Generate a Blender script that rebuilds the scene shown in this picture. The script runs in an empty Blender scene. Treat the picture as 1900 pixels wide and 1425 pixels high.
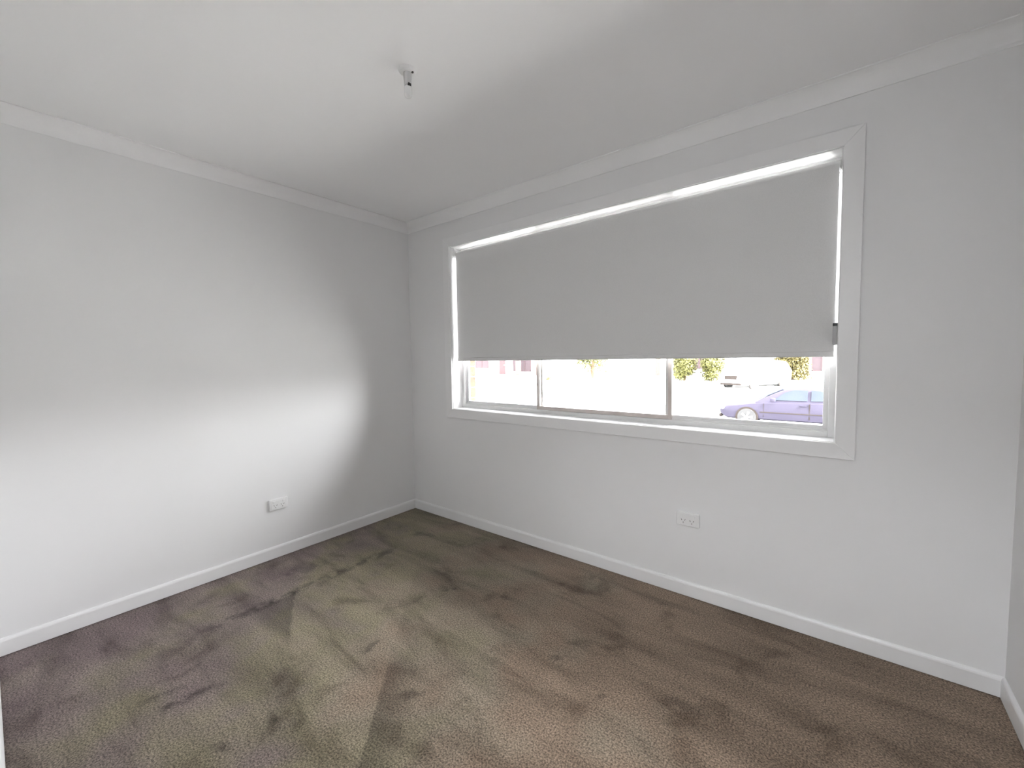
import bpy, bmesh, math, random
from mathutils import Vector, Matrix
from math import sin, cos, pi, radians
random.seed(7)
S = bpy.context.scene
C = S.collection

# ------------------------------------------------------------------ camera
cam = bpy.data.cameras.new('camera')
cam.sensor_fit = 'HORIZONTAL'; cam.sensor_width = 36.0; cam.lens = 36.0 * 780 / 1900
cam.clip_start = 0.005; cam.clip_end = 500
co = bpy.data.objects.new('camera', cam); C.objects.link(co)
RT, UP, FW = (0.78467, 0.61974, -0.01485), (-0.02561, 0.05635, 0.99808), (-0.61939, 0.78278, -0.06008)
co.matrix_world = Matrix(((RT[0], UP[0], -FW[0], 2.8899), (RT[1], UP[1], -FW[1], -2.2777), (RT[2], UP[2], -FW[2], 1.2789), (0, 0, 0, 1)))
S.camera = co

# ------------------------------------------------------------------ sky, sun, exposure
W_ = bpy.data.worlds.new('sky'); S.world = W_; W_.use_nodes = True
nt = W_.node_tree; nt.nodes.clear()
sky = nt.nodes.new('ShaderNodeTexSky'); sky.sky_type = 'NISHITA'; sky.sun_disc = False
SUN_EL, SUN_AZ = radians(40), radians(94)      # azimuth from +y towards +x: over the street's right-hand end
sky.sun_elevation = SUN_EL; sky.sun_rotation = SUN_AZ; sky.air_density = 1.0; sky.dust_density = 3.0
hs = nt.nodes.new('ShaderNodeHueSaturation'); hs.inputs['Saturation'].default_value = 0.05
bg = nt.nodes.new('ShaderNodeBackground'); bg.inputs['Strength'].default_value = 1.7
wo = nt.nodes.new('ShaderNodeOutputWorld')
nt.links.new(sky.outputs[0], hs.inputs['Color']); nt.links.new(hs.outputs[0], bg.inputs[0]); nt.links.new(bg.outputs[0], wo.inputs[0])
sl = bpy.data.lights.new('sun', 'SUN'); sl.energy = 14.0; sl.angle = radians(0.53); sl.color = (0.985, 0.99, 1.0)
so = bpy.data.objects.new('sun', sl); C.objects.link(so)
so.rotation_euler = Vector((-sin(SUN_AZ)*cos(SUN_EL), -cos(SUN_AZ)*cos(SUN_EL), -sin(SUN_EL))).to_track_quat('-Z', 'Y').to_euler(); so.location = (16, -4, 18)
pl = bpy.data.lights.new('window_portal', 'AREA'); pl.shape = 'RECTANGLE'; pl.size = 2.30; pl.size_y = 1.2
pl.cycles.is_portal = True
po = bpy.data.objects.new('window_portal', pl); C.objects.link(po)
po.location = (1.683, 0.165, 1.516); po.rotation_euler = (radians(-90), 0, 0)
S.view_settings.view_transform = 'Standard'; S.view_settings.look = 'None'
S.view_settings.gamma = 1.0; S.view_settings.use_curve_mapping = False
S.view_settings.exposure = 1.93
S.cycles.max_bounces = 6; S.cycles.diffuse_bounces = 5; S.cycles.transparent_max_bounces = 8
S.cycles.sample_clamp_indirect = 0.0; S.cycles.use_denoising = True
S.cycles.caustics_reflective = False; S.cycles.adaptive_threshold = 0.03

HALL_FILL = 36.0        # strength of the fill light added in the unseen hall

# ------------------------------------------------------------------ materials
def mat(name, col, rough=0.5, metal=0.0, spec=0.5, noise=None, bump=None, coat=0.0, detail=2):
    """noise=(scale, amount) varies the colour; bump=(scale, strength)"""
    m = bpy.data.materials.new(name); m.use_nodes = True
    n = m.node_tree; b = n.nodes['Principled BSDF']
    b.inputs['Base Color'].default_value = (*col, 1); b.inputs['Roughness'].default_value = rough
    b.inputs['Metallic'].default_value = metal; b.inputs['Specular IOR Level'].default_value = spec
    b.inputs['Coat Weight'].default_value = coat
    tc = n.nodes.new('ShaderNodeTexCoord')
    if noise:
        t = n.nodes.new('ShaderNodeTexNoise'); t.inputs['Scale'].default_value = noise[0]; t.inputs['Detail'].default_value = detail
        r = n.nodes.new('ShaderNodeValToRGB')
        r.color_ramp.elements[0].position = 0.3; r.color_ramp.elements[1].position = 0.7
        r.color_ramp.elements[0].color = (*[max(0, c * (1 - noise[1])) for c in col], 1)
        r.color_ramp.elements[1].color = (*[min(1, c * (1 + noise[1])) for c in col], 1)
        n.links.new(tc.outputs['Object'], t.inputs['Vector']); n.links.new(t.outputs['Fac'], r.inputs[0]); n.links.new(r.outputs[0], b.inputs['Base Color'])
    if bump:
        t = n.nodes.new('ShaderNodeTexNoise'); t.inputs['Scale'].default_value = bump[0]; t.inputs['Detail'].default_value = 3
        bp = n.nodes.new('ShaderNodeBump'); bp.inputs['Strength'].default_value = bump[1]; bp.inputs['Distance'].default_value = 0.002
        n.links.new(tc.outputs['Object'], t.inputs['Vector']); n.links.new(t.outputs['Fac'], bp.inputs['Height']); n.links.new(bp.outputs[0], b.inputs['Normal'])
    return m

def carpet_material():
    m = bpy.data.materials.new('carpet'); m.use_nodes = True
    n = m.node_tree; b = n.nodes['Principled BSDF']; L = n.links.new
    b.inputs['Roughness'].default_value = 1.0; b.inputs['Specular IOR Level'].default_value = 0.0
    b.inputs['Sheen Weight'].default_value = 0.15
    tc = n.nodes.new('ShaderNodeTexCoord'); OB = tc.outputs['Object']
    def nz(scale, detail=3, rough=0.55, dist=0.0, vec=None):
        t = n.nodes.new('ShaderNodeTexNoise'); t.inputs['Scale'].default_value = scale; t.inputs['Detail'].default_value = detail
        t.inputs['Roughness'].default_value = rough; t.inputs['Distortion'].default_value = dist
        L(vec or OB, t.inputs['Vector']); return t.outputs['Fac']
    def ramp(fac, stops):
        r = n.nodes.new('ShaderNodeValToRGB'); e = r.color_ramp.elements
        while len(e) < len(stops): e.new(0.5)
        for el, (p, c) in zip(e, stops): el.position = p; el.color = (*c, 1)
        L(fac, r.inputs[0]); return r.outputs[0]
    def mul(a, c, f=1.0):
        x = n.nodes.new('ShaderNodeMix'); x.data_type = 'RGBA'; x.blend_type = 'MULTIPLY'; x.inputs['Factor'].default_value = f
        L(a, x.inputs['A']); L(c, x.inputs['B']); return x.outputs['Result']
    sx = n.nodes.new('ShaderNodeSeparateXYZ'); L(OB, sx.inputs[0]); X, Y = sx.outputs[0], sx.outputs[1]
    def math_(op, a, bb=None):
        x = n.nodes.new('ShaderNodeMath'); x.operation = op
        for i, v in enumerate((a, bb)):
            if v is None: continue
            if isinstance(v, (int, float)): x.inputs[i].default_value = v
            else: L(v, x.inputs[i])
        return x.outputs[0]
    A_, S_, P_ = (lambda a, b_: math_('ADD', a, b_)), (lambda a, b_: math_('SUBTRACT', a, b_)), (lambda a, b_: math_('MULTIPLY', a, b_))
    # base colour: mauve-brown by the left wall with near-left shade painted in, olive towards the window corner, warm brown on the right
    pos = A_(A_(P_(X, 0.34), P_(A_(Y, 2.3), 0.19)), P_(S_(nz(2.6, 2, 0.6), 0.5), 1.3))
    hue_shade = ramp(pos, [(0.05, (0.175, 0.135, 0.132)), (0.30, (0.215, 0.178, 0.155)), (0.52, (0.228, 0.201, 0.138)), (0.72, (0.250, 0.210, 0.160)), (1.0, (0.235, 0.178, 0.132))])
    # nap brushed in long strokes: streaks stretched along one direction
    mp = n.nodes.new('ShaderNodeMapping'); mp.inputs['Rotation'].default_value = (0, 0, radians(62)); mp.inputs['Scale'].default_value = (1.0, 4.2, 1)
    L(OB, mp.inputs['Vector'])
    st = ramp(nz(1.6, 3, 0.6, 0.6, mp.outputs[0]), [(0.28, (0.62, 0.60, 0.58)), (0.45, (0.92, 0.92, 0.92)), (0.62, (1.12, 1.12, 1.12))])
    c = mul(hue_shade, st)
    # scattered scuffs and foot marks
    sc = ramp(nz(4.2, 3, 0.65, 0.35), [(0.30, (0.60, 0.58, 0.56)), (0.43, (0.95, 0.95, 0.95)), (0.7, (1.06, 1.06, 1.06))])
    c = mul(c, sc)
    # vacuum strokes: where the pile was pushed the other way
    def rng(v, a, b_):
        x = n.nodes.new('ShaderNodeMapRange'); x.interpolation_type = 'SMOOTHSTEP'
        x.inputs['From Min'].default_value = a; x.inputs['From Max'].default_value = b_; L(v, x.inputs[0]); return x.outputs[0]
    n14 = nz(14, 2)
    wob = P_(S_(n14, 0.5), 0.05)
    brk = rng(n14, 0.62, 0.40)
    # curved edge of one stroke, y = q(x); dark wedge on its far side
    q = A_(A_(P_(P_(X, X), 0.196), P_(X, -0.803)), -0.879)
    d = A_(S_(q, Y), P_(wob, 0.5))
    wid = S_(0.30, P_(S_(X, 0.5), 0.58))
    wedge = P_(P_(rng(d, 0.0, 0.02), rng(S_(wid, d), 0.0, 0.08)), P_(rng(X, 0.48, 0.56), rng(X, 1.06, 0.9)))
    # straight edge of the next stroke
    l2 = A_(P_(X, -1.077), 0.232)
    d2 = A_(S_(Y, l2), P_(wob, 0.4))
    edge2 = P_(P_(rng(d2, 0.0, 0.025), rng(d2, 0.24, 0.05)), P_(rng(X, 1.36, 1.48), rng(X, 2.1, 1.9)))
    # long stroke parallel to the left wall
    d3 = math_('ABSOLUTE', A_(S_(X, 0.51), P_(wob, 1.2)))
    streak = P_(P_(rng(d3, 0.06, 0.0), brk), P_(rng(Y, -1.75, -1.6), rng(Y, -0.5, -0.7)))
    light = P_(P_(rng(S_(Y, q), -0.01, 0.02), rng(d2, 0.02, -0.01)), P_(rng(X, 0.6, 0.9), 0.10))
    tot = S_(A_(A_(P_(wedge, 0.42), P_(edge2, 0.36)), P_(streak, 0.55)), light)
    for bx_, by_, la, lb, an, g_ in CARPET_SCUFFS:
        dx, dy = S_(X, bx_), S_(Y, by_); ca, sa = cos(an), sin(an)
        u = P_(A_(P_(dx, ca), P_(dy, sa)), 1/la); v = P_(S_(P_(dy, ca), P_(dx, sa)), 1/lb)
        r_ = A_(math_('SQRT', A_(P_(u, u), P_(v, v))), P_(wob, 14))
        tot = A_(tot, P_(P_(rng(r_, 1.25, 0.2), brk), g_*1.15))
    f = S_(1.0, tot)
    cx_ = n.nodes.new('ShaderNodeCombineColor'); [L(f, cx_.inputs[i]) for i in range(3)]
    c = mul(c, cx_.outputs[0])
    # pile speckle
    pile = nz(160, 2, 0.75)
    c = mul(c, ramp(pile, [(0.34, (0.36, 0.36, 0.36)), (0.5, (0.97, 0.97, 0.97)), (0.66, (1.68, 1.64, 1.64))]))
    L(c, b.inputs['Base Color'])
    return m

def glass_material(name, tint=(1, 1, 1)):
    m = bpy.data.materials.new(name); m.use_nodes = True
    n = m.node_tree; n.nodes.clear()
    o = n.nodes.new('ShaderNodeOutputMaterial'); t = n.nodes.new('ShaderNodeBsdfTransparent'); g = n.nodes.new('ShaderNodeBsdfGlossy')
    t.inputs[0].default_value = (*tint, 1); g.inputs['Roughness'].default_value = 0.02
    f = n.nodes.new('ShaderNodeFresnel'); f.inputs[0].default_value = 1.25
    x = n.nodes.new('ShaderNodeMixShader'); n.links.new(f.outputs[0], x.inputs[0]); n.links.new(t.outputs[0], x.inputs[1]); n.links.new(g.outputs[0], x.inputs[2])
    n.links.new(x.outputs[0], o.inputs[0]); return m

# scuffs in the pile: centre x, y, half length, half width, direction, darkening
CARPET_SCUFFS = [(0.95, -1.86, 0.16, 0.035, 1.45, 0.5), (0.86, -1.90, 0.10, 0.03, 1.3, 0.45), (1.36, -1.68, 0.09, 0.05, 0.3, 0.45), (1.30, -1.86, 0.07, 0.035, 0.8, 0.5),
                 (1.26, -1.26, 0.06, 0.025, 1.8, 0.4), (1.20, -0.72, 0.05, 0.02, 0.9, 0.4), (1.95, -0.82, 0.035, 0.02, 0.4, 0.4), (2.20, -0.90, 0.03, 0.02, 1.1, 0.4), (1.62, -1.32, 0.08, 0.03, 1.0, 0.35),
                 (0.48, -0.33, 0.14, 0.05, 0.2, 0.35), (0.30, -1.1, 0.22, 0.09, 1.5, 0.25), (2.45, -0.75, 0.10, 0.04, 0.2, 0.3)]
M = {}
M['wall'] = mat('wall_paint', (0.83, 0.83, 0.835), 0.75, spec=0.2, noise=(1.5, 0.006), detail=0)
M['ceiling'] = mat('ceiling_paint', (0.90, 0.90, 0.905), 0.9, spec=0.1, noise=(1.5, 0.006), detail=0)
M['trim'] = mat('gloss_trim', (0.86, 0.86, 0.865), 0.35, noise=(2.0, 0.006), detail=0)
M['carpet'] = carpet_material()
M['blind'] = mat('blind_fabric', (0.73, 0.73, 0.73), 0.85, spec=0.15, noise=(300, 0.02), detail=0)
M['hem'] = mat('blind_rail', (0.62, 0.62, 0.62), 0.5)
M['plastic'] = mat('white_plastic', (0.86, 0.86, 0.86), 0.3, noise=(40, 0.01))
M['grey_plastic'] = mat('grey_plastic', (0.45, 0.45, 0.46), 0.4, noise=(40, 0.03))
M['black'] = mat('black_plastic', (0.015, 0.015, 0.015), 0.4, noise=(40, 0.05))
M['alu'] = mat('window_aluminium', (0.70, 0.70, 0.70), 0.4, noise=(30, 0.02))
M['alu_tan'] = mat('sash_aluminium', (0.52, 0.47, 0.44), 0.4, noise=(30, 0.02))
M['glass'] = glass_material('window_glass', (0.975, 0.975, 0.975))
M['bulb'] = mat('frosted_bulb', (0.80, 0.80, 0.80), 0.25, noise=(60, 0.02))
M['holder'] = mat('lamp_holder_plastic', (0.62, 0.62, 0.62), 0.4, noise=(40, 0.02))
M['tile'] = mat('hall_tile', (0.55, 0.54, 0.52), 0.5, noise=(3, 0.04))  # pale so the added hall floor bounces fill light upward
M['lit_diffuser'] = mat('lit_diffuser', (0.85, 0.85, 0.84), 0.4, noise=(20, 0.01))  # glowing cover of the added hall fill light
M['lit_diffuser'].node_tree.nodes['Principled BSDF'].inputs['Emission Color'].default_value = (0.96, 0.98, 1.0, 1)
M['lit_diffuser'].node_tree.nodes['Principled BSDF'].inputs['Emission Strength'].default_value = HALL_FILL
M['brick'] = mat('clay_brick', (0.075, 0.040, 0.022), 0.9, noise=(14, 0.35), bump=(80, 0.4))
M['mortar'] = mat('mortar', (0.16, 0.13, 0.10), 0.95, noise=(30, 0.15), bump=(120, 0.3))
M['grass'] = mat('dry_lawn', (0.36, 0.36, 0.35), 1.0, spec=0.1, noise=(0.9, 0.2), bump=(60, 0.5))
M['green_grass'] = mat('green_verge', (0.045, 0.055, 0.02), 1.0, spec=0.1, noise=(2.5, 0.3), bump=(60, 0.5))
M['asphalt'] = mat('asphalt', (0.24, 0.24, 0.24), 0.9, noise=(3, 0.12), bump=(90, 0.3))
M['concrete'] = mat('concrete', (0.54, 0.54, 0.53), 0.85, noise=(4, 0.08), bump=(60, 0.2))
M['render'] = mat('pale_render', (0.46, 0.455, 0.45), 0.9, noise=(5, 0.05), bump=(60, 0.2))
M['roof'] = mat('roof_tile', (0.30, 0.22, 0.19), 0.8, noise=(8, 0.2))
M['house_brick'] = mat('pink_brick', (0.075, 0.052, 0.048), 0.9, spec=0.1, noise=(12, 0.2))
M['dark_glass'] = mat('house_window_glass', (0.050, 0.038, 0.042), 0.6, spec=0.1, noise=(4, 0.1))
M['maroon'] = mat('maroon_frame', (0.055, 0.036, 0.038), 0.6, spec=0.1, noise=(10, 0.1))
M['leaf'] = mat('hedge_leaf', (0.064, 0.064, 0.020), 0.6, spec=0.15, noise=(3, 0.35))
M['leaf2'] = mat('bush_leaf', (0.066, 0.056, 0.020), 0.6, spec=0.15, noise=(3, 0.4))
M['leaf3'] = mat('tree_leaf', (0.06, 0.062, 0.022), 0.6, spec=0.15, noise=(3, 0.35))
M['bark'] = mat('bark', (0.09, 0.055, 0.035), 0.95, noise=(9, 0.3), bump=(40, 0.5))
M['blue_paint'] = mat('dark_blue_car_paint', (0.026, 0.0232, 0.036), 0.5, spec=0.12, noise=(2, 0.05), coat=0.0)
M['white_paint'] = mat('white_car_paint', (0.75, 0.75, 0.75), 0.3, noise=(2, 0.02), coat=0.6)
M['car_glass'] = mat('car_glass', (0.022, 0.027, 0.036), 0.4, spec=0.12, noise=(2, 0.1))
M['tyre'] = mat('tyre', (0.025, 0.025, 0.025), 0.8, noise=(20, 0.1))
M['rim'] = mat('alloy_rim', (0.55, 0.55, 0.56), 0.35, metal=0.7, noise=(20, 0.05))
M['lamp'] = mat('headlight_lens', (0.6, 0.6, 0.62), 0.1, noise=(20, 0.05))
M['bumper'] = mat('dark_bumper', (0.020, 0.016, 0.014), 0.7, spec=0.1, noise=(20, 0.1))

# ------------------------------------------------------------------ mesh helpers
class MB:
    def __init__(s): s.v = []; s.f = []
    def add(s, vs, fs):
        o = len(s.v); s.v += [tuple(v) for v in vs]; s.f += [tuple(i + o for i in f) for f in fs]; return s
    def box(s, x0, x1, y0, y1, z0, z1):
        return s.add([(x0,y0,z0),(x1,y0,z0),(x1,y1,z0),(x0,y1,z0),(x0,y0,z1),(x1,y0,z1),(x1,y1,z1),(x0,y1,z1)],
                     [(3,2,1,0),(4,5,6,7),(0,1,5,4),(1,2,6,5),(2,3,7,6),(3,0,4,7)])
    def rings(s, rings, cap=True, closed=True):
        n = len(rings[0]); vs = [p for r in rings for p in r]; fs = []
        for i in range(len(rings) - 1):
            for j in range(n if closed else n - 1):
                a = i*n + j; b = i*n + (j+1) % n; fs.append((a, b, b+n, a+n))
        if cap:
            fs.append(tuple(range(n-1, -1, -1))); fs.append(tuple(range((len(rings)-1)*n, len(rings)*n)))
        return s.add(vs, fs)
    def lathe(s, prof, centre, axis='z', seg=24):
        rs = []
        for r, h in prof:
            ring = []
            for k in range(seg):
                a = 2*pi*k/seg; p = (r*cos(a), r*sin(a), h)
                if axis == 'x': p = (p[2], p[0], p[1])
                if axis == 'y': p = (p[0], p[2], p[1])
                ring.append((centre[0]+p[0], centre[1]+p[1], centre[2]+p[2]))
            rs.append(ring)
        return s.rings(rs)
    def prism(s, poly, d):
        """poly: list of 3-D points (planar), d: extrusion vector"""
        return s.rings([poly, [tuple(a+b for a, b in zip(p, d)) for p in poly]])
    def tube(s, pts, r, seg=8):
        rs = []
        for i, p in enumerate(pts):
            p = Vector(p); t = (Vector(pts[min(i+1, len(pts)-1)]) - Vector(pts[max(i-1, 0)])).normalized()
            u = t.orthogonal().normalized(); w = t.cross(u); rr = r[i] if isinstance(r, (list, tuple)) else r
            rs.append([tuple(p + u*rr*cos(2*pi*k/seg) + w*rr*sin(2*pi*k/seg)) for k in range(seg)])
        return s.rings(rs)
    def build(s, name, m, parent=None, bevel=0.0, smooth=False, seg=2):
        me = bpy.data.meshes.new(name); me.from_pydata(s.v, [], s.f)
        bm = bmesh.new(); bm.from_mesh(me)
        bmesh.ops.recalc_face_normals(bm, faces=bm.faces)
        if bevel: bmesh.ops.bevel(bm, geom=[e for e in bm.edges if e.calc_face_angle(0) > 0.5], offset=bevel, segments=seg, profile=0.5, affect='EDGES', clamp_overlap=True)
        bm.to_mesh(me); bm.free()
        if smooth:
            for p in me.polygons: p.use_smooth = True
            me.set_sharp_from_angle(angle=radians(40))
        me.materials.append(M[m]); o = bpy.data.objects.new(name, me); C.objects.link(o)
        if parent: o.parent = parent
        return o

def empty(name, loc=(0, 0, 0), rz=0.0):
    o = bpy.data.objects.new(name, None); C.objects.link(o); o.location = loc; o.rotation_euler = (0, 0, rz); o.empty_display_size = 0.1; return o
def tag(o, label=None, cat=None, group=None, kind=None):
    for k, v in (('label', label), ('category', cat), ('group', group), ('kind', kind)):
        if v: o[k] = v
    return o
def struct(o, label, cat): return tag(o, label, cat, kind='structure')

# ------------------------------------------------------------------ room shell
W, D, H = 3.384, 2.310, 2.40          # width (x), depth (to y = -D), height
T = 0.11
wl, wr, zb, zt = 0.503, 2.863, 0.8985, 2.134     # window opening inside the reveal
RB = 0.018                            # reveal board thickness
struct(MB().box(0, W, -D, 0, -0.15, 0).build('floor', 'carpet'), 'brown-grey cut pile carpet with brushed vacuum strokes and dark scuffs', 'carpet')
struct(MB().box(-T, W+T, -D-T, T, H, H+0.12).build('ceiling', 'ceiling'), 'plain white plaster ceiling above the empty room', 'ceiling')
struct(MB().box(-T, 0, -D-T, T, -0.15, H).build('wall_left', 'wall'), 'white wall on the left catching a soft patch of window light', 'wall')
struct(MB().box(W, W+T, -D-T, T, -0.15, H).build('wall_right', 'wall'), 'white wall at the far right edge of the room', 'wall')
DX0, DX1, DH = 2.44, 3.26, 2.04       # added doorway behind the viewpoint, lets the hall's fill light in
m = MB(); m.box(0, DX0, -D-T, -D, -0.15, H); m.box(DX1, W, -D-T, -D, -0.15, H); m.box(DX0, DX1, -D-T, -D, DH, H)
struct(m.build('wall_back', 'wall'), 'white wall behind the viewpoint, seen edge-on at lower left', 'wall')
x0, x1, z0, z1 = wl-RB, wr+RB, zb-RB, zt+RB
m = MB(); m.box(0, x0, 0, T, -0.15, H); m.box(x1, W, 0, T, -0.15, H); m.box(x0, x1, 0, T, -0.15, z0); m.box(x0, x1, 0, T, z1, H)
struct(m.build('wall_front', 'wall'), 'white wall holding the wide window and a power outlet', 'wall')

def run(profile, corners, z, name, label, mtl='trim', cat='trim'):
    """profile (off-wall, up) swept along one wall; mitred at both ends"""
    (ax, ay, adx, ady), (bx, by, bdx, bdy) = corners
    r0 = [(ax + adx*p, ay + ady*p, z + q) for p, q in profile]; r1 = [(bx + bdx*p, by + bdy*p, z + q) for p, q in profile]
    return struct(MB().rings([r0, r1]).build(name, mtl, smooth=False), label, cat)
hb, bt = 0.0766, 0.012
BP = [(0, 0), (bt, 0), (bt, hb-0.014), (bt-0.0015, hb-0.008), (bt-0.005, hb-0.002), (bt-0.009, hb), (0, hb)]
SIDES = {'left': ((0, -D, 1, 1), (0, 0, 1, -1)), 'front': ((0, 0, 1, -1), (W, 0, -1, -1)), 'right': ((W, 0, -1, -1), (W, -D, -1, 1)), 'back': ((DX0-0.01, -D, 0, 1), (0, -D, 1, 1))}
cc, cb = 0.066, 0.071
CP = [(0, 0), (0, -cb), (0.004, -cb), (0.0045, -cb+0.004)]
for k in range(1, 12):
    t = k/12 * pi/2; CP.append((cc-0.004 - (cc-0.0085)*cos(t), -cb+0.004 + (cb-0.008)*sin(t)))
CP += [(cc-0.004, -0.0045), (cc, -0.004), (cc, 0)]
TXT = {'left': 'left wall', 'front': 'window wall', 'right': 'right-hand wall', 'back': 'back wall'}
for i, (k, v) in enumerate(SIDES.items()):
    run(BP, v, 0.004, 'baseboard_' + k, 'white painted skirting board along the ' + TXT[k], cat='baseboard')
    if k == 'back': v = ((W, -D, -1, 1), (0, -D, 1, 1))
    run(CP, v, H, 'trim_%d' % (i+1), 'white coved cornice between ceiling and ' + TXT[k], 'ceiling', 'cornice')

# ------------------------------------------------------------------ window
win = struct(empty('window_1', ((wl+wr)/2, 0, zb)), 'wide sliding window with grey aluminium frame and white timber surround', 'window')
def wpart(mb, name, m, parent=win, bevel=0.0, smooth=False):
    o = mb.build(name, m, None, bevel, smooth)
    o.parent = parent; o.matrix_parent_inverse = Matrix.Translation((-(wl+wr)/2, 0, -zb)) if parent is win else Matrix()
    return o
Y1 = 0.15
wpart(MB().box(wl-RB, wl, -0.001, Y1, zb-RB, zt+RB), 'reveal_board', 'trim', bevel=0.003)
wpart(MB().box(wr, wr+RB, -0.001, Y1, zb-RB, zt+RB), 'reveal_board', 'trim', bevel=0.003)
wpart(MB().box(wl, wr, -0.001, Y1, zb-RB, zb), 'reveal_board', 'trim', bevel=0.002)
wpart(MB().box(wl, wr, -0.001, Y1, zt, zt+RB), 'reveal_board', 'trim', bevel=0.002)
aw, at = 0.068, 0.012
def arch(a, b, oa, ob):
    """mitred flat board: inner edge a-b, outer edge oa-ob in (x, z)"""
    q = [a, b, ob, oa]
    return MB().prism([(x, -0.0005, z) for x, z in q], (0, -at, 0))
g = 0.003
ix0, ix1, iz0, iz1 = wl-g, wr+g, zb-g, zt+g; ox0, ox1, oz0, oz1 = ix0-aw, ix1+aw, iz0-aw, iz1+aw
for q in (((ix0,iz0),(ix1,iz0),(ox0,oz0),(ox1,oz0)), ((ix0,iz1),(ix1,iz1),(ox0,oz1),(ox1,oz1)),
          ((ix0,iz0),(ix0,iz1),(ox0,oz0),(ox0,oz1)), ((ix1,iz0),(ix1,iz1),(ox1,oz0),(ox1,oz1))):
    wpart(arch(*q), 'architrave', 'trim', bevel=0.0015)
# aluminium frame
FY0, FY1 = 0.100, 0.150; fw = 0.026
for bx in ((wl, wl+fw, zb, zt), (wr-fw, wr, zb, zt), (wl+fw, wr-fw, zb, zb+fw), (wl+fw, wr-fw, zt-0.016, zt)):
    wpart(MB().box(bx[0], bx[1], FY0, FY1, bx[2], bx[3]), 'window_frame', 'alu', bevel=0.0015)
wpart(MB().box(wl+fw, wr-fw, FY0+0.012, FY0+0.016, zb+fw, zb+fw+0.010), 'track', 'alu', bevel=0.0008)
wpart(MB().box(wl+fw, wr-fw, FY0+0.030, FY0+0.034, zb+fw, zb+fw+0.008), 'track', 'alu', bevel=0.0008)
M1, M2 = 1.240, 2.118
def sash(xa, xb, y0, y1, sl, sr, m):
    za, zc = zb+fw+0.001, zt-0.016-0.001; rb = 0.024; rt = 0.014
    for bx in ((xa, xa+sl, za, zc), (xb-sr, xb, za, zc), (xa+sl, xb-sr, za, za+rb), (xa+sl, xb-sr, zc-rt, zc)):
        wpart(MB().box(bx[0], bx[1], y0, y1, bx[2], bx[3]), 'sash_rail', m, bevel=0.0015)
    wpart(MB().box(xa+sl-0.003, xb-sr+0.003, (y0+y1)/2-0.002, (y0+y1)/2+0.002, za+rb-0.003, zc-rt+0.003), 'pane', 'glass')
sash(wl+fw, M1+0.019, 0.126, 0.144, 0.020, 0.019, 'alu')
sash(M1-0.019, M2+0.021, 0.104, 0.122, 0.019, 0.021, 'alu_tan')
sash(M2-0.021, wr-fw, 0.126, 0.144, 0.021, 0.020, 'alu')

# ------------------------------------------------------------------ added hall behind the viewpoint: unseen fill light for the room's right side
door = struct(empty('door_1', ((DX0+DX1)/2, -D-T/2, 0)), 'open doorway to the hall behind the viewpoint', 'doorway')
for a, b_, c_, d_ in ((DX0, DX0+0.018, 0, DH), (DX1-0.018, DX1, 0, DH), (DX0+0.018, DX1-0.018, DH-0.018, DH)):
    o = MB().box(a, b_, -D-T-0.002, -D+0.002, c_, d_).build('jamb', 'trim', door, 0.002); o.matrix_parent_inverse = Matrix.Translation((-(DX0+DX1)/2, D+T/2, 0))
HX0, HX1, HY0, HY1 = 1.3, 4.3, -D-T-1.25, -D-T
struct(MB().box(HX0, HX1, HY0, HY1, -0.15, 0.002).build('floor_hall', 'tile'), 'pale floor of the hall behind the viewpoint', 'floor')
struct(MB().box(DX0, DX1, HY1, -D, -0.15, 0.002).build('floor_threshold', 'tile'), 'pale threshold under the open doorway', 'floor')
struct(MB().box(HX0-0.1, HX1+0.1, HY0-0.1, HY1, H, H+0.12).build('ceiling_hall', 'ceiling'), 'white ceiling of the hall behind the viewpoint', 'ceiling')
struct(MB().box(HX0, HX1, HY0-0.1, HY0, -0.15, H).build('wall_hall_back', 'wall'), 'white far wall of the hall behind the viewpoint', 'wall')
struct(MB().box(HX0-0.1, HX0, HY0-0.1, HY1, -0.15, H).build('wall_hall_left', 'wall'), 'white left end wall of the hall behind the viewpoint', 'wall')
struct(MB().box(HX1, HX1+0.1, HY0-0.1, HY1, -0.15, H).build('wall_hall_right', 'wall'), 'white right end wall of the hall behind the viewpoint', 'wall')
struct(MB().box(W+T, HX1+0.1, HY1, HY1+T, -0.15, H).build('wall_hall_front', 'wall'), 'white hall wall beside the room behind the viewpoint', 'wall')
hl = empty('hall_light', (2.85, HY0+0.60, H)); struct(hl, 'round oyster light on the hall ceiling behind the viewpoint', 'ceiling light')
MB().lathe([(0.17, 0), (0.17, -0.025), (0.16, -0.028)], (0, 0, 0), 'z', 40).build('base_ring', 'plastic', hl, smooth=True)
MB().lathe([(0.158, -0.024), (0.155, -0.045), (0.13, -0.070), (0.085, -0.088), (0.03, -0.096), (0.004, -0.097)], (0, 0, 0), 'z', 40).build('diffuser', 'lit_diffuser', hl, smooth=True)

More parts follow.
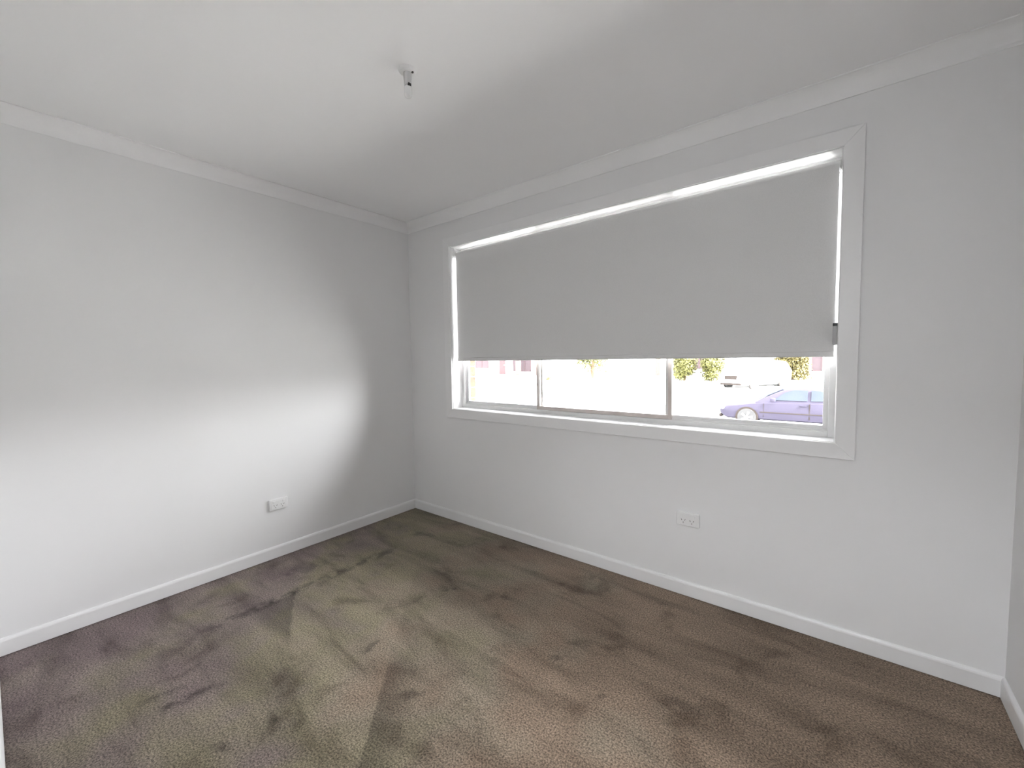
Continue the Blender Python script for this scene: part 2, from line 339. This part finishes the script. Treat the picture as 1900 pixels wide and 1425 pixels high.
# ------------------------------------------------------------------ exterior skin of this house
ext = struct(empty('wall_exterior', (0, 0.2, -0.5)), 'red brick outer skin beside the window', 'wall')
YE0, YE1 = 0.152, 0.262
ex0, ex1, ez0, ez1 = wl-0.005, wr+0.02, zb-0.02, zt+0.02
def epart(mb, name, m, bevel=0.0):
    o = mb.build(name, m, ext, bevel); o.matrix_parent_inverse = Matrix.Translation((0, -0.2, 0.5)); return o
m = MB(); m.box(-2.5, ex0-0.4, YE0, YE1-0.004, -0.8, H+0.2); m.box(ex1, W+2.5, YE0, YE1-0.004, -0.8, H+0.2)
m.box(ex0-0.4, ex1, YE0, YE1-0.004, -0.8, ez0); m.box(ex0-0.4, ex1, YE0, YE1-0.004, ez1, H+0.2)
m.box(ex0-0.4, ex0-0.006, YE0, YE1-0.006, ez0, ez1)
epart(m, 'mortar_bed', 'mortar')
bl, bh, bd, jt = 0.230, 0.076, 0.110, 0.010
k = 0; z = ez0 + 0.005
while z + bh < ez1:
    xe = ex0
    for L_ in ((bl, 0.16) if k % 2 == 0 else (0.110, bl)):
        xs = max(xe-L_, ex0-0.4)
        epart(MB().box(xs, xe, YE0+0.001, YE1, z, z+bh), 'brick', 'brick', 0.003); xe = xs - jt
    z += bh + jt; k += 1
struct(MB().prism([(-2.6, -D-0.6, H+0.14), (-2.6, 0.45, H+0.14), (-2.6, 0.45, H+0.30), (-2.6, -D-0.6, H+1.6)], (W+5.2, 0, 0)).build('roof', 'roof'), 'low roof and eave over the room', 'roof')

# ------------------------------------------------------------------ roller blind
bx = empty('roller_blind', ((wl+wr)/2, 0.06, 1.27)); tag(bx, 'grey roller blind pulled two thirds down over the wide window', 'blind')
INV = Matrix.Translation((-(wl+wr)/2, -0.06, -1.27))
def bpart(mb, name, m, bevel=0.0, smooth=False, parent=bx):
    o = mb.build(name, m, parent, bevel, smooth); o.matrix_parent_inverse = INV if parent is bx else Matrix(); return o
BX0, BX1, BZ = wl+0.017, wr-0.011, 1.271
ty, tz, tr = 0.066, zt-0.047, 0.023
prof = [(tr*0.6, BX0-0.004), (tr, BX0-0.004), (tr, BX1+0.004), (tr*0.6, BX1+0.004)]
bpart(MB().lathe(prof, (0, ty, tz), 'x', 32), 'roller_tube', 'blind', smooth=True)
# fabric: hangs from the front of the tube, with the faintest wave
m = MB(); nx, nz_ = 60, 24; th = 0.0009
def fy(u, v): return ty - tr + 0.0012*sin(u*9.0 + v*2)*v + 0.0006*sin(u*31)
front = [[(BX0 + (BX1-BX0)*i/nx, fy(i/nx, j/nz_), tz + (BZ+0.012-tz)*j/nz_) for i in range(nx+1)] for j in range(nz_+1)]
vs = [p for r in front for p in r] + [(p[0], p[1]+th, p[2]) for r in front for p in r]; n1 = (nx+1)*(nz_+1); fs = []
for j in range(nz_):
    for i in range(nx):
        a = j*(nx+1)+i; fs += [(a, a+1, a+nx+2, a+nx+1), (a+n1, a+nx+1+n1, a+nx+2+n1, a+1+n1)]
for j in range(nz_):
    for i in (0, nx): a = j*(nx+1)+i; fs.append((a, a+nx+1, a+nx+1+n1, a+n1))
m.add(vs, fs); bpart(m, 'blind_fabric', 'blind', smooth=True)
yf = ty - tr
bpart(MB().box(BX0, BX1, yf-0.004, yf+0.005, BZ-0.002, BZ+0.020), 'hem_pocket', 'blind', 0.003)
bpart(MB().box(BX0-0.001, BX1+0.001, yf-0.0025, yf+0.0035, BZ-0.005, BZ-0.002), 'bottom_rail', 'hem', 0.001)
for xa, xb in ((wl+0.001, wl+0.004), (wr-0.004, wr-0.001)):
    bpart(MB().prism([(xa, ty-0.028, zt-0.001), (xa, ty+0.024, zt-0.001), (xa, ty+0.024, tz-0.016), (xa, ty+0.008, tz-0.027), (xa, ty-0.012, tz-0.027), (xa, ty-0.028, tz-0.010)], (xb-xa, 0, 0)), 'bracket', 'plastic', 0.0008)
bpart(MB().lathe([(0.006, wl+0.004), (0.012, wl+0.006), (0.012, BX0-0.003), (0.006, BX0-0.003)], (0, ty, tz), 'x', 16), 'end_plug', 'plastic', smooth=True)
bpart(MB().lathe([(0.010, BX1+0.004), (0.019, BX1+0.005), (0.019, wr-0.005), (0.010, wr-0.004)], (0, ty, tz), 'x', 20), 'chain_drive', 'plastic', smooth=True)
# bead chain loop
m = MB(); cxx = wr-0.008
TZ0, TZ1 = 1.318, 1.408
def bead(p, r=0.0021):
    q = [(0,0,r),(0,0,-r)] + [(r*cos(a*pi/3), r*sin(a*pi/3), 0) for a in range(6)]
    m.add([(p[0]+a, p[1]+b_, p[2]+c_) for a, b_, c_ in q], [(0, 2+k, 2+(k+1) % 6) for k in range(6)] + [(1, 2+(k+1) % 6, 2+k) for k in range(6)])
for s_ in (-1, 1):
    z = TZ1 - 0.02
    while z < tz:
        f = (tz - z)/(tz - TZ1); yy = 0.024 + (ty-0.024)*(1-min(1, f*1.02)) + s_*(0.004 + 0.015*(1-f)); bead((cxx + 0.001*sin(z*30), yy, z)); z += 0.006
bpart(m, 'bead_chain', 'plastic')
tn = bpart(MB().box(wr-0.0165, wr-0.0005, 0.008, 0.040, TZ0, TZ1-0.009), 'chain_tensioner', 'grey_plastic', 0.002)
bpart(MB().box(wr-0.0172, wr-0.0004, 0.0065, 0.041, TZ1-0.009, TZ1+0.003), 'tensioner_slot', 'black', 0.001)

# ------------------------------------------------------------------ power outlets
def outlet(loc, rz, label):
    o = empty('power_outlet', loc, rz); tag(o, label, 'power outlet')
    w, h, d = 0.114, 0.072, 0.014      # local: x along wall, -y into the room, z up
    MB().box(-w/2, w/2, -d, 0, -h/2, h/2).build('cover_plate', 'plastic', o, 0.0035, seg=3)
    MB().box(-w/2+0.009, w/2-0.009, -d-0.0022, -d, -h/2+0.009, h/2-0.009).build('raised_panel', 'plastic', o, 0.001)
    for s in (-1, 1):
        sw = MB().box(s*0.030-0.0065, s*0.030+0.0065, -d-0.0058, -d-0.002, 0.010, 0.024).build('switch', 'plastic', o, 0.001)
        for dx, dz, ang in ((-0.0085, -0.004, 0.5), (0.0085, -0.004, -0.5), (0, -0.018, 0)):
            hw, hh = 0.0011, 0.0042; cxl, czl = s*0.030*0.72 + dx, dz
            q = [(-hw, -hh), (hw, -hh), (hw, hh), (-hw, hh)]
            q = [(cxl + a*cos(ang) - b_*sin(ang), -d-0.0026, czl + a*sin(ang) + b_*cos(ang)) for a, b_ in q]
            MB().prism(q, (0, 0.001, 0)).build('socket_slot', 'black', o)
    return o
outlet((2.263, 0, 0.420), 0, 'white double power outlet low on the wall below the window')
outlet((0, -1.116, 0.355), radians(90), 'white double power outlet low on the left wall')

# ------------------------------------------------------------------ ceiling light
lx, ly = 1.534, -1.187
cl = empty('ceiling_light', (lx, ly, H)); tag(cl, 'bare bulb in a white batten holder on the ceiling', 'ceiling light')
MB().lathe([(0.034, 0), (0.034, -0.005), (0.031, -0.010), (0.020, -0.013), (0.016, -0.013)], (0, 0, 0), 'z', 36).build('base_plate', 'plastic', cl, smooth=True)
MB().lathe([(0.016, -0.012), (0.0155, -0.034), (0.0145, -0.036), (0.0145, -0.058), (0.013, -0.059)], (0, 0, 0), 'z', 30).build('lamp_holder', 'holder', cl, smooth=True)
MB().lathe([(0.0125, -0.058), (0.0125, -0.064), (0.011, -0.065)], (0, 0, 0), 'z', 24).build('bulb_cap', 'grey_plastic', cl, smooth=True)
bp_ = [(0.012, -0.062), (0.0148, -0.066), (0.0155, -0.070), (0.0155, -0.090)] + [(0.0155*cos(t), -0.090-0.016*sin(t)) for t in (0.35, 0.7, 1.05, 1.3, 1.48)]
MB().lathe(bp_, (0, 0, 0), 'z', 30).build('bulb', 'bulb', cl, smooth=True)
MB().lathe([(0.0045, -0.0095), (0.0045, -0.0150), (0.003, -0.0155)], (0.020, 0.008, 0), 'z', 12).build('screw_hole', 'black', cl)
MB().box(0.0075, 0.0158, -0.0085, 0.0040, -0.066, -0.055).build('lamp_contact', 'black', cl, 0.001)

# ------------------------------------------------------------------ street outside
def strip(name, m, prof, xa, xb, label, cat, dz=0.0, thick=0.25):
    """ground slab whose top follows prof [(y, z)]"""
    top = [(xa, y, z+dz) for y, z in prof]; bot = [(xa, y, z+dz-thick) for y, z in reversed(prof)]
    return struct(MB().prism(top + bot, (xb-xa, 0, 0)).build(name, m), label, cat)
RZ = -1.33
strip('lawn', 'grass', [(0.262, -0.35), (4, -0.5), (9.0, -1.05), (10.6, -1.16)], -60, 40, 'pale dry front lawn sloping down to the street', 'lawn')
strip('footpath', 'concrete', [(10.6, -1.16), (11.9, -1.18)], -60, 40, 'concrete footpath on the near side of the street', 'footpath')
strip('kerb', 'concrete', [(11.9, -1.18), (12.25, -1.19), (12.3, RZ)], -60, 40, 'concrete kerb on the near side of the street', 'kerb')
strip('road', 'asphalt', [(12.3, RZ), (15.6, RZ+0.05), (19.4, RZ)], -60, 40, 'sunlit grey street crossing outside the window', 'road')
strip('kerb', 'concrete', [(19.4, RZ), (19.45, RZ+0.14), (19.8, RZ+0.15)], -60, 40, 'concrete kerb on the far side of the street', 'kerb')
strip('lawn', 'grass', [(19.8, RZ+0.15), (24.0, -1.0), (28, -0.74), (34, -0.45), (80, -0.1)], -90, 60, 'pale dry front lawns across the street', 'lawn')
strip('driveway', 'concrete', [(19.8, RZ+0.155), (24.0, -0.99), (28, -0.73), (34, -0.44), (37, -0.42)], -5.2, -0.6, 'concrete driveway under the white car', 'driveway', 0.012)
strip('grass_verge', 'green_grass', [(25.2, -0.92), (26.6, -0.83)], -26, -14, 'green grass strip before the far left house', 'grass', 0.02, 0.1)
strip('grass_verge', 'green_grass', [(30.0, -0.645), (31.8, -0.56)], -0.4, 9, 'green grass strip beside the right-hand bush', 'grass', 0.02, 0.1)

def house(name, x0, x1, y0, y1, z0, h, m, label, openings, roof_h=1.9, ov=0.5):
    t = empty(name, ((x0+x1)/2, y0, z0)); tag(t, label, 'house')
    inv = Matrix.Translation((-(x0+x1)/2, -y0, -z0))
    def part(mb, nm, mm, par=None, bev=0.0):
        o = mb.build(nm, mm, par or t, bev)
        o.matrix_parent_inverse = inv if par is None else Matrix()
        return o
    part(MB().box(x0, x1, y0, y1, z0-0.5, z0+h), 'wall', m)
    zr = z0+h; cy = (y0+y1)/2; hip = min((y1-y0)/2, (x1-x0)/2-0.3)
    r = MB(); r.add([(x0-ov,y0-ov,zr),(x1+ov,y0-ov,zr),(x1+ov,y1+ov,zr),(x0-ov,y1+ov,zr),(x0+hip,cy,zr+roof_h),(x1-hip,cy,zr+roof_h)],
                    [(0,1,5,4),(1,2,5),(2,3,4,5),(3,0,4),(3,2,1,0)])
    part(r, 'roof', 'roof'); part(MB().box(x0-ov, x1+ov, y0-ov-0.03, y0-ov, zr-0.16, zr+0.02), 'fascia', 'render')
    for kind, a, b_, za, zb_ in openings:
        if kind == 'window':
            fr = MB(); f = 0.07
            fr.box(a, b_, y0-0.05, y0+0.02, z0+za, z0+za+f); fr.box(a, b_, y0-0.05, y0+0.02, z0+zb_-f, z0+zb_)
            nm = max(2, int(round((b_-a)/0.8))+1)
            for i in range(nm): xx = a + (b_-a-f)*i/(nm-1); fr.box(xx, xx+f, y0-0.05, y0+0.02, z0+za, z0+zb_)
            w = part(fr, 'window_frame', 'maroon'); MB().box(a+0.02, b_-0.02, y0-0.02, y0-0.005, z0+za+0.02, z0+zb_-0.02).build('pane', 'dark_glass', w)
        elif kind == 'pier': part(MB().box(a, b_, y0-0.9, y0-0.55, z0+za, z0+zb_), 'pier', 'house_brick', None, 0.01)
        elif kind == 'door':
            d = part(MB().box(a, b_, y0-0.04, y0+0.02, z0+za, z0+zb_), 'door', 'maroon'); MB().box(b_-0.16, b_-0.10, y0-0.09, y0-0.04, z0+za+0.95, z0+za+1.1).build('handle', 'rim', d)
        elif kind == 'garage':
            gdoor = part(MB().box(a, b_, y0-0.05, y0+0.02, z0+za, z0+zb_), 'garage_door', 'render')
            for i in range(1, 5): MB().box(a+0.04, b_-0.04, y0-0.058, y0-0.05, z0+za+(zb_-za)*i/5-0.015, z0+za+(zb_-za)*i/5+0.015).build('panel_joint', 'concrete', gdoor)
    return t
house('house', -33, -17.5, 34.0, 44.0, -0.45, 2.7, 'render', 'pale house with brick porch piers across the street at left',
      [('window', -31.2, -29.2, 0.7, 2.0), ('door', -27.6, -26.7, 0.0, 2.05), ('window', -25.6, -23.2, 0.35, 1.7), ('pier', -24.6, -24.1, 0, 2.6), ('pier', -22.2, -21.7, 0, 2.6)])
house('house', -14.2, -0.8, 36.5, 46.0, -0.43, 2.7, 'render', 'white rendered house behind the hedge and the white car',
      [('pier', -10.5, -10.1, 0, 2.6), ('window', -8.0, -6.0, 0.6, 1.9), ('garage', -4.9, -1.9, 0.0, 2.2)])
house('house', 0.6, 13.0, 38.5, 48.0, -0.40, 2.7, 'render', 'white house with a pink-framed window at the far right of the view',
      [('window', 0.85, 1.55, 0.35, 1.75), ('window', 4.0, 6.0, 0.6, 1.9), ('door', 7.2, 8.1, 0, 2.05)])

def leaves(mb, centre, radii, count, size, lumps=7, seed=1, zmin=None):
    rnd = random.Random(seed)
    lp = [(Vector((rnd.uniform(-0.5, 0.5), rnd.uniform(-0.5, 0.5), rnd.uniform(-0.45, 0.5))), rnd.uniform(0.42, 0.62)) for _ in range(lumps)]
    for _ in range(count):
        c0, r0 = rnd.choice(lp)
        d = Vector((rnd.gauss(0, 1), rnd.gauss(0, 1), rnd.gauss(0, 1))).normalized()
        q = c0 + d*r0*(rnd.random()**0.25)
        p = Vector((centre[0]+q.x*radii[0], centre[1]+q.y*radii[1], centre[2]+q.z*radii[2]))
        if zmin is not None and p.z < zmin: continue
        nrm = (d + Vector((rnd.uniform(-.8, .8), rnd.uniform(-.8, .8), rnd.uniform(-.5, .9)))).normalized()
        u = nrm.orthogonal().normalized(); v = nrm.cross(u); a = rnd.uniform(0, 2*pi); e = u*cos(a) + v*sin(a); f = -u*sin(a) + v*cos(a)
        s = size*rnd.uniform(0.6, 1.3)
        mb.add([p - e*s, p - f*s*0.45 + nrm*s*0.1, p + e*s, p + f*s*0.45 + nrm*s*0.1], [(0, 1, 2, 3)])
def shrub(name, loc, radii, count, size, m, label, cat='bush', trunk=None, seed=1):
    t = empty(name, loc); tag(t, label, cat)
    mb = MB(); cz = radii[2]*0.58 if trunk is None else trunk
    leaves(mb, (0, 0, cz), radii, count, size, 16, seed, 0.02 if trunk is None else None)
    mb.build('foliage', m, t)
    rnd = random.Random(seed); sb = MB()
    for _ in range(4 if trunk is None else 3):
        a = rnd.uniform(0, 6.28); k = 0.35
        sb.tube([(0.05*cos(a), 0.05*sin(a), -0.25), (k*0.3*radii[0]*cos(a), k*0.3*radii[1]*sin(a), cz*0.6), (k*radii[0]*cos(a), k*radii[1]*sin(a), cz*1.15)], [0.06, 0.045, 0.02] if trunk is None else [0.13, 0.09, 0.03], 7)
    sb.build('stem', 'bark', t)
    return t
shrub('hedge_shrub', (-4.85, 31.3, -0.55), (1.0, 0.9, 1.5), 6500, 0.085, 'leaf', 'bright green shrub just left of the white car', seed=3)
shrub('hedge_shrub', (-6.75, 31.2, -0.55), (1.0, 0.9, 1.55), 6500, 0.085, 'leaf', 'bright green shrub next to the thick window mullion', seed=4)
shrub('bush', (0.0, 33.3, -0.50), (1.35, 1.0, 1.9), 9000, 0.09, 'leaf2', 'yellow-green bush just right of the white car', seed=5)
shrub('street_tree', (-14.6, 31.5, -0.6), (1.9, 1.7, 1.6), 3500, 0.10, 'leaf3', 'loose leafy tree seen through the middle window pane', 'tree', trunk=1.75, seed=6)
shrub('low_shrub', (-17.7, 29.0, -0.72), (0.55, 0.5, 0.5), 500, 0.06, 'leaf3', 'small low shrub near the thin window mullion', 'bush', seed=8)

# ------------------------------------------------------------------ cars (local: front at -x, near side at -y)
def car(name, loc, rz, P, paint, label):
    t = empty(name, loc, rz); tag(t, label, 'car')
    L, w, rh = P['len'], P['w']/2, P['h']
    def top(x):     # height of the bonnet / belt / boot line
        pts = P['belt']; 
        for (a, za), (b_, zb_) in zip(pts, pts[1:]):
            if a <= x <= b_: return za + (zb_-za)*(x-a)/(b_-a)
        return pts[-1][1]
    xs = [0, 0.03, 0.10, 0.25, 0.5, 0.8, 1.1, 1.45, 1.9, 2.4, 2.9, 3.4, 3.8, L-0.35, L-0.12, L-0.02, L]
    rs = []
    for x in xs:
        e = min(x, L-x); k = 1 - 0.16*max(0, 1-e/0.45)**2; hb_ = 0.22 + 0.16*max(0, 1-e/0.18)
        zt_ = top(x); ww = w*k; drop = 0.07*max(0, 1-e/0.12)
        zt_ -= drop
        half = [(ww*0.80, hb_), (ww*0.97, hb_+0.06), (ww, hb_+0.25), (ww*0.995, (hb_+zt_)/2+0.08), (ww*0.96, zt_-0.07), (ww*0.86, zt_-0.012), (ww*0.45, zt_+0.022)]
        rs.append([(x, -a, z) for a, z in half] + [(x, a, z) for a, z in reversed(half)])
    MB().rings(rs).build('body', paint, t, smooth=True)
    g = P['cabin']     # [(x, z)] from windscreen base over the roof to the rear base
    rs = []
    for x, z in g:
        zb_ = top(x) - 0.05; f = min(1, max(0.0, (z - zb_)/(rh - zb_))); a0, a1 = w*0.93, w*(0.93 - 0.20*f)
        half = [(a0, zb_), (a1+0.02*f, zb_+(z-zb_)*0.86), (a1-0.05*f, zb_+(z-zb_)*0.96), (a1*0.5, z)]
        rs.append([(x, -a, zz) for a, zz in half] + [(x, a, zz) for a, zz in reversed(half)])
    MB().rings(rs).build('cabin', paint, t, smooth=True)
    def side(poly, nm, m, out, s):
        pp = []
        for x, z in poly:
            zb_ = top(x) - 0.05; f = (z - zb_)/(rh - zb_); pp.append((x, s*(w*(0.93 - 0.20*f*0.86) + out), z))
        return MB().prism(pp, (0, -s*0.03, 0)).build(nm, m, t)
    for s in (-1, 1):
        for poly in P['windows']: side(poly, 'side_window', 'car_glass', 0.022, s)
    # windscreen and rear glass as sloped slabs
    for nm, ia, ib in (('windscreen', 0, P['ws']), ('rear_glass', -1, P['rg'])):
        (xa, za), (xb, zb_) = g[ia], g[ib]; sg = -1 if ia == 0 else 1
        q = []
        for fr, wd in ((0.12, 0.78), (0.88, 0.66)): x = xa+(xb-xa)*fr; z = za+(zb_-za)*fr; q.append((x+sg*0.05, w*wd, z+0.045))
        MB().prism([(q[0][0], -q[0][1], q[0][2]), (q[0][0], q[0][1], q[0][2]), (q[1][0], q[1][1], q[1][2]), (q[1][0], -q[1][1], q[1][2])], (-sg*0.03, 0, -0.02)).build(nm, 'car_glass', t)
    for x in P['axles']:
        for s in (-1, 1):
            R = P['wheel']
            MB().lathe([(R+0.055, -0.02), (R+0.055, 0.012)], (x, s*(w-0.005), R), 'y', 28).build('wheel_arch', 'bumper', t)
            wh = MB().lathe([(R*0.6, -0.11), (R*0.95, -0.11), (R, -0.07), (R, 0.07), (R*0.95, 0.11), (R*0.6, 0.11)], (x, s*(w-0.085), R), 'y', 28).build('wheel', 'tyre', t, smooth=True)
            rim = MB(); yy = s*(w+0.028)
            rim.lathe([(0.045, -0.006), (0.045, 0.006)], (x, yy, R), 'y', 12)
            for k in range(5):
                a = k*2*pi/5; d = Vector((cos(a), 0, sin(a))); n_ = Vector((-sin(a), 0, cos(a))); c_ = Vector((x, yy, R))
                q = [c_ + d*0.03 - n_*0.025, c_ + d*0.03 + n_*0.025, c_ + d*R*0.62 + n_*0.04, c_ + d*R*0.62 - n_*0.04]
                rim.prism([tuple(p + Vector((0, -0.006, 0))) for p in q], (0, 0.012, 0))
            rim.build('rim', 'rim', wh)
    for s in (-1, 1):
        y = s*w*0.70
        MB().box(-0.012 + P['nose'], 0.16, y-w*0.22, y+w*0.20, P['lz'], P['lz']+P['lh']).build('headlight', 'lamp', t, 0.02)
        MB().box(L-0.10, L+0.01, y-w*0.18, y+w*0.18, P['lz']+0.05, P['lz']+0.22).build('tail_light', 'maroon', t, 0.02)
        mx = P['mirror']; mo = MB().box(mx, mx+0.16, s*(w+0.09)-0.10, s*(w+0.09)+0.06, top(mx)+0.0, top(mx)+0.14).build('mirror', paint, t, 0.03, True)
        MB().box(mx+0.150, mx+0.165, s*(w+0.09)-0.075, s*(w+0.09)+0.035, top(mx)+0.025, top(mx)+0.115).build('mirror_glass', 'car_glass', mo)
        for dx0, dx1 in P['doors']:
            for xx in (dx0, dx1):
                MB().box(xx-0.006, xx+0.006, s*w*0.985-0.012, s*w*0.985+0.012, 0.34, top(xx)-0.07).build('door_gap', 'bumper', t)
            MB().box(dx1-0.26, dx1-0.08, s*w*0.99-0.022, s*w*0.99+0.022, top(dx1)-0.16, top(dx1)-0.13).build('door_handle', paint, t, 0.006)
        MB().box(P['axles'][0]+0.42, P['axles'][1]-0.42, s*w*1.0-0.012, s*w*1.0+0.014, 0.50, 0.535).build('side_moulding', 'bumper', t, 0.004)
    MB().box(-0.035, 0.05, -w*0.46, w*0.46, P['gz'], P['gz']+P['gh']).build('grille', 'bumper', t, 0.015)
    MB().box(-0.045, 0.06, -w*0.80, w*0.80, 0.24, 0.36).build('air_dam', 'bumper', t, 0.03)
    MB().box(-0.055, -0.035, -0.19, 0.19, P['gz']-0.14, P['gz']-0.03).build('number_plate', 'plastic', t, 0.004)
    return t
SEDAN = dict(len=4.75, w=1.80, h=1.43, belt=[(0, 0.62), (0.12, 0.70), (0.5, 0.78), (1.25, 0.90), (2.2, 0.93), (3.7, 0.97), (4.3, 1.00), (4.75, 0.95)],
             cabin=[(1.20, 0.89), (1.55, 1.09), (1.92, 1.29), (2.15, 1.375), (2.5, 1.425), (2.85, 1.43), (3.3, 1.39), (3.7, 1.26), (4.2, 1.03)], ws=3, rg=-3,
             windows=[[(1.75, 0.96), (2.73, 0.97), (2.73, 1.325), (2.35, 1.33), (2.08, 1.24)], [(2.83, 0.97), (3.72, 1.00), (3.62, 1.16), (3.3, 1.30), (2.83, 1.325)]],
             axles=(0.92, 3.65), wheel=0.315, lz=0.56, lh=0.10, nose=0.02, mirror=1.66, doors=[(1.45, 2.78), (2.80, 3.75)], gz=0.50, gh=0.13)
SUV = dict(len=4.55, w=1.84, h=1.74, belt=[(0, 0.72), (0.10, 0.86), (0.4, 1.0), (1.05, 1.08), (2.2, 1.10), (3.7, 1.12), (4.3, 1.12), (4.55, 1.0)],
           cabin=[(0.98, 1.06), (1.25, 1.25), (1.6, 1.52), (1.85, 1.66), (2.3, 1.73), (3.0, 1.74), (3.7, 1.71), (4.2, 1.64), (4.45, 1.12)], ws=3, rg=-2,
           windows=[[(1.55, 1.14), (2.55, 1.14), (2.55, 1.60), (2.1, 1.60), (1.85, 1.52)], [(2.65, 1.14), (3.5, 1.15), (3.5, 1.59), (2.65, 1.60)], [(3.58, 1.16), (4.15, 1.18), (4.05, 1.54), (3.58, 1.58)]],
           axles=(0.88, 3.55), wheel=0.355, lz=0.78, lh=0.14, nose=0.03, mirror=1.45, doors=[(1.35, 2.6), (2.62, 3.6)], gz=0.60, gh=0.22)
car('sedan_car', (-0.79, 15.9, RZ+0.045), 0, SEDAN, 'blue_paint', 'blue-violet sedan parked on the street, facing left')
car('utility_car', (-2.6, 26.4, -0.79), radians(62), SUV, 'white_paint', 'white car parked on the driveway across the street')
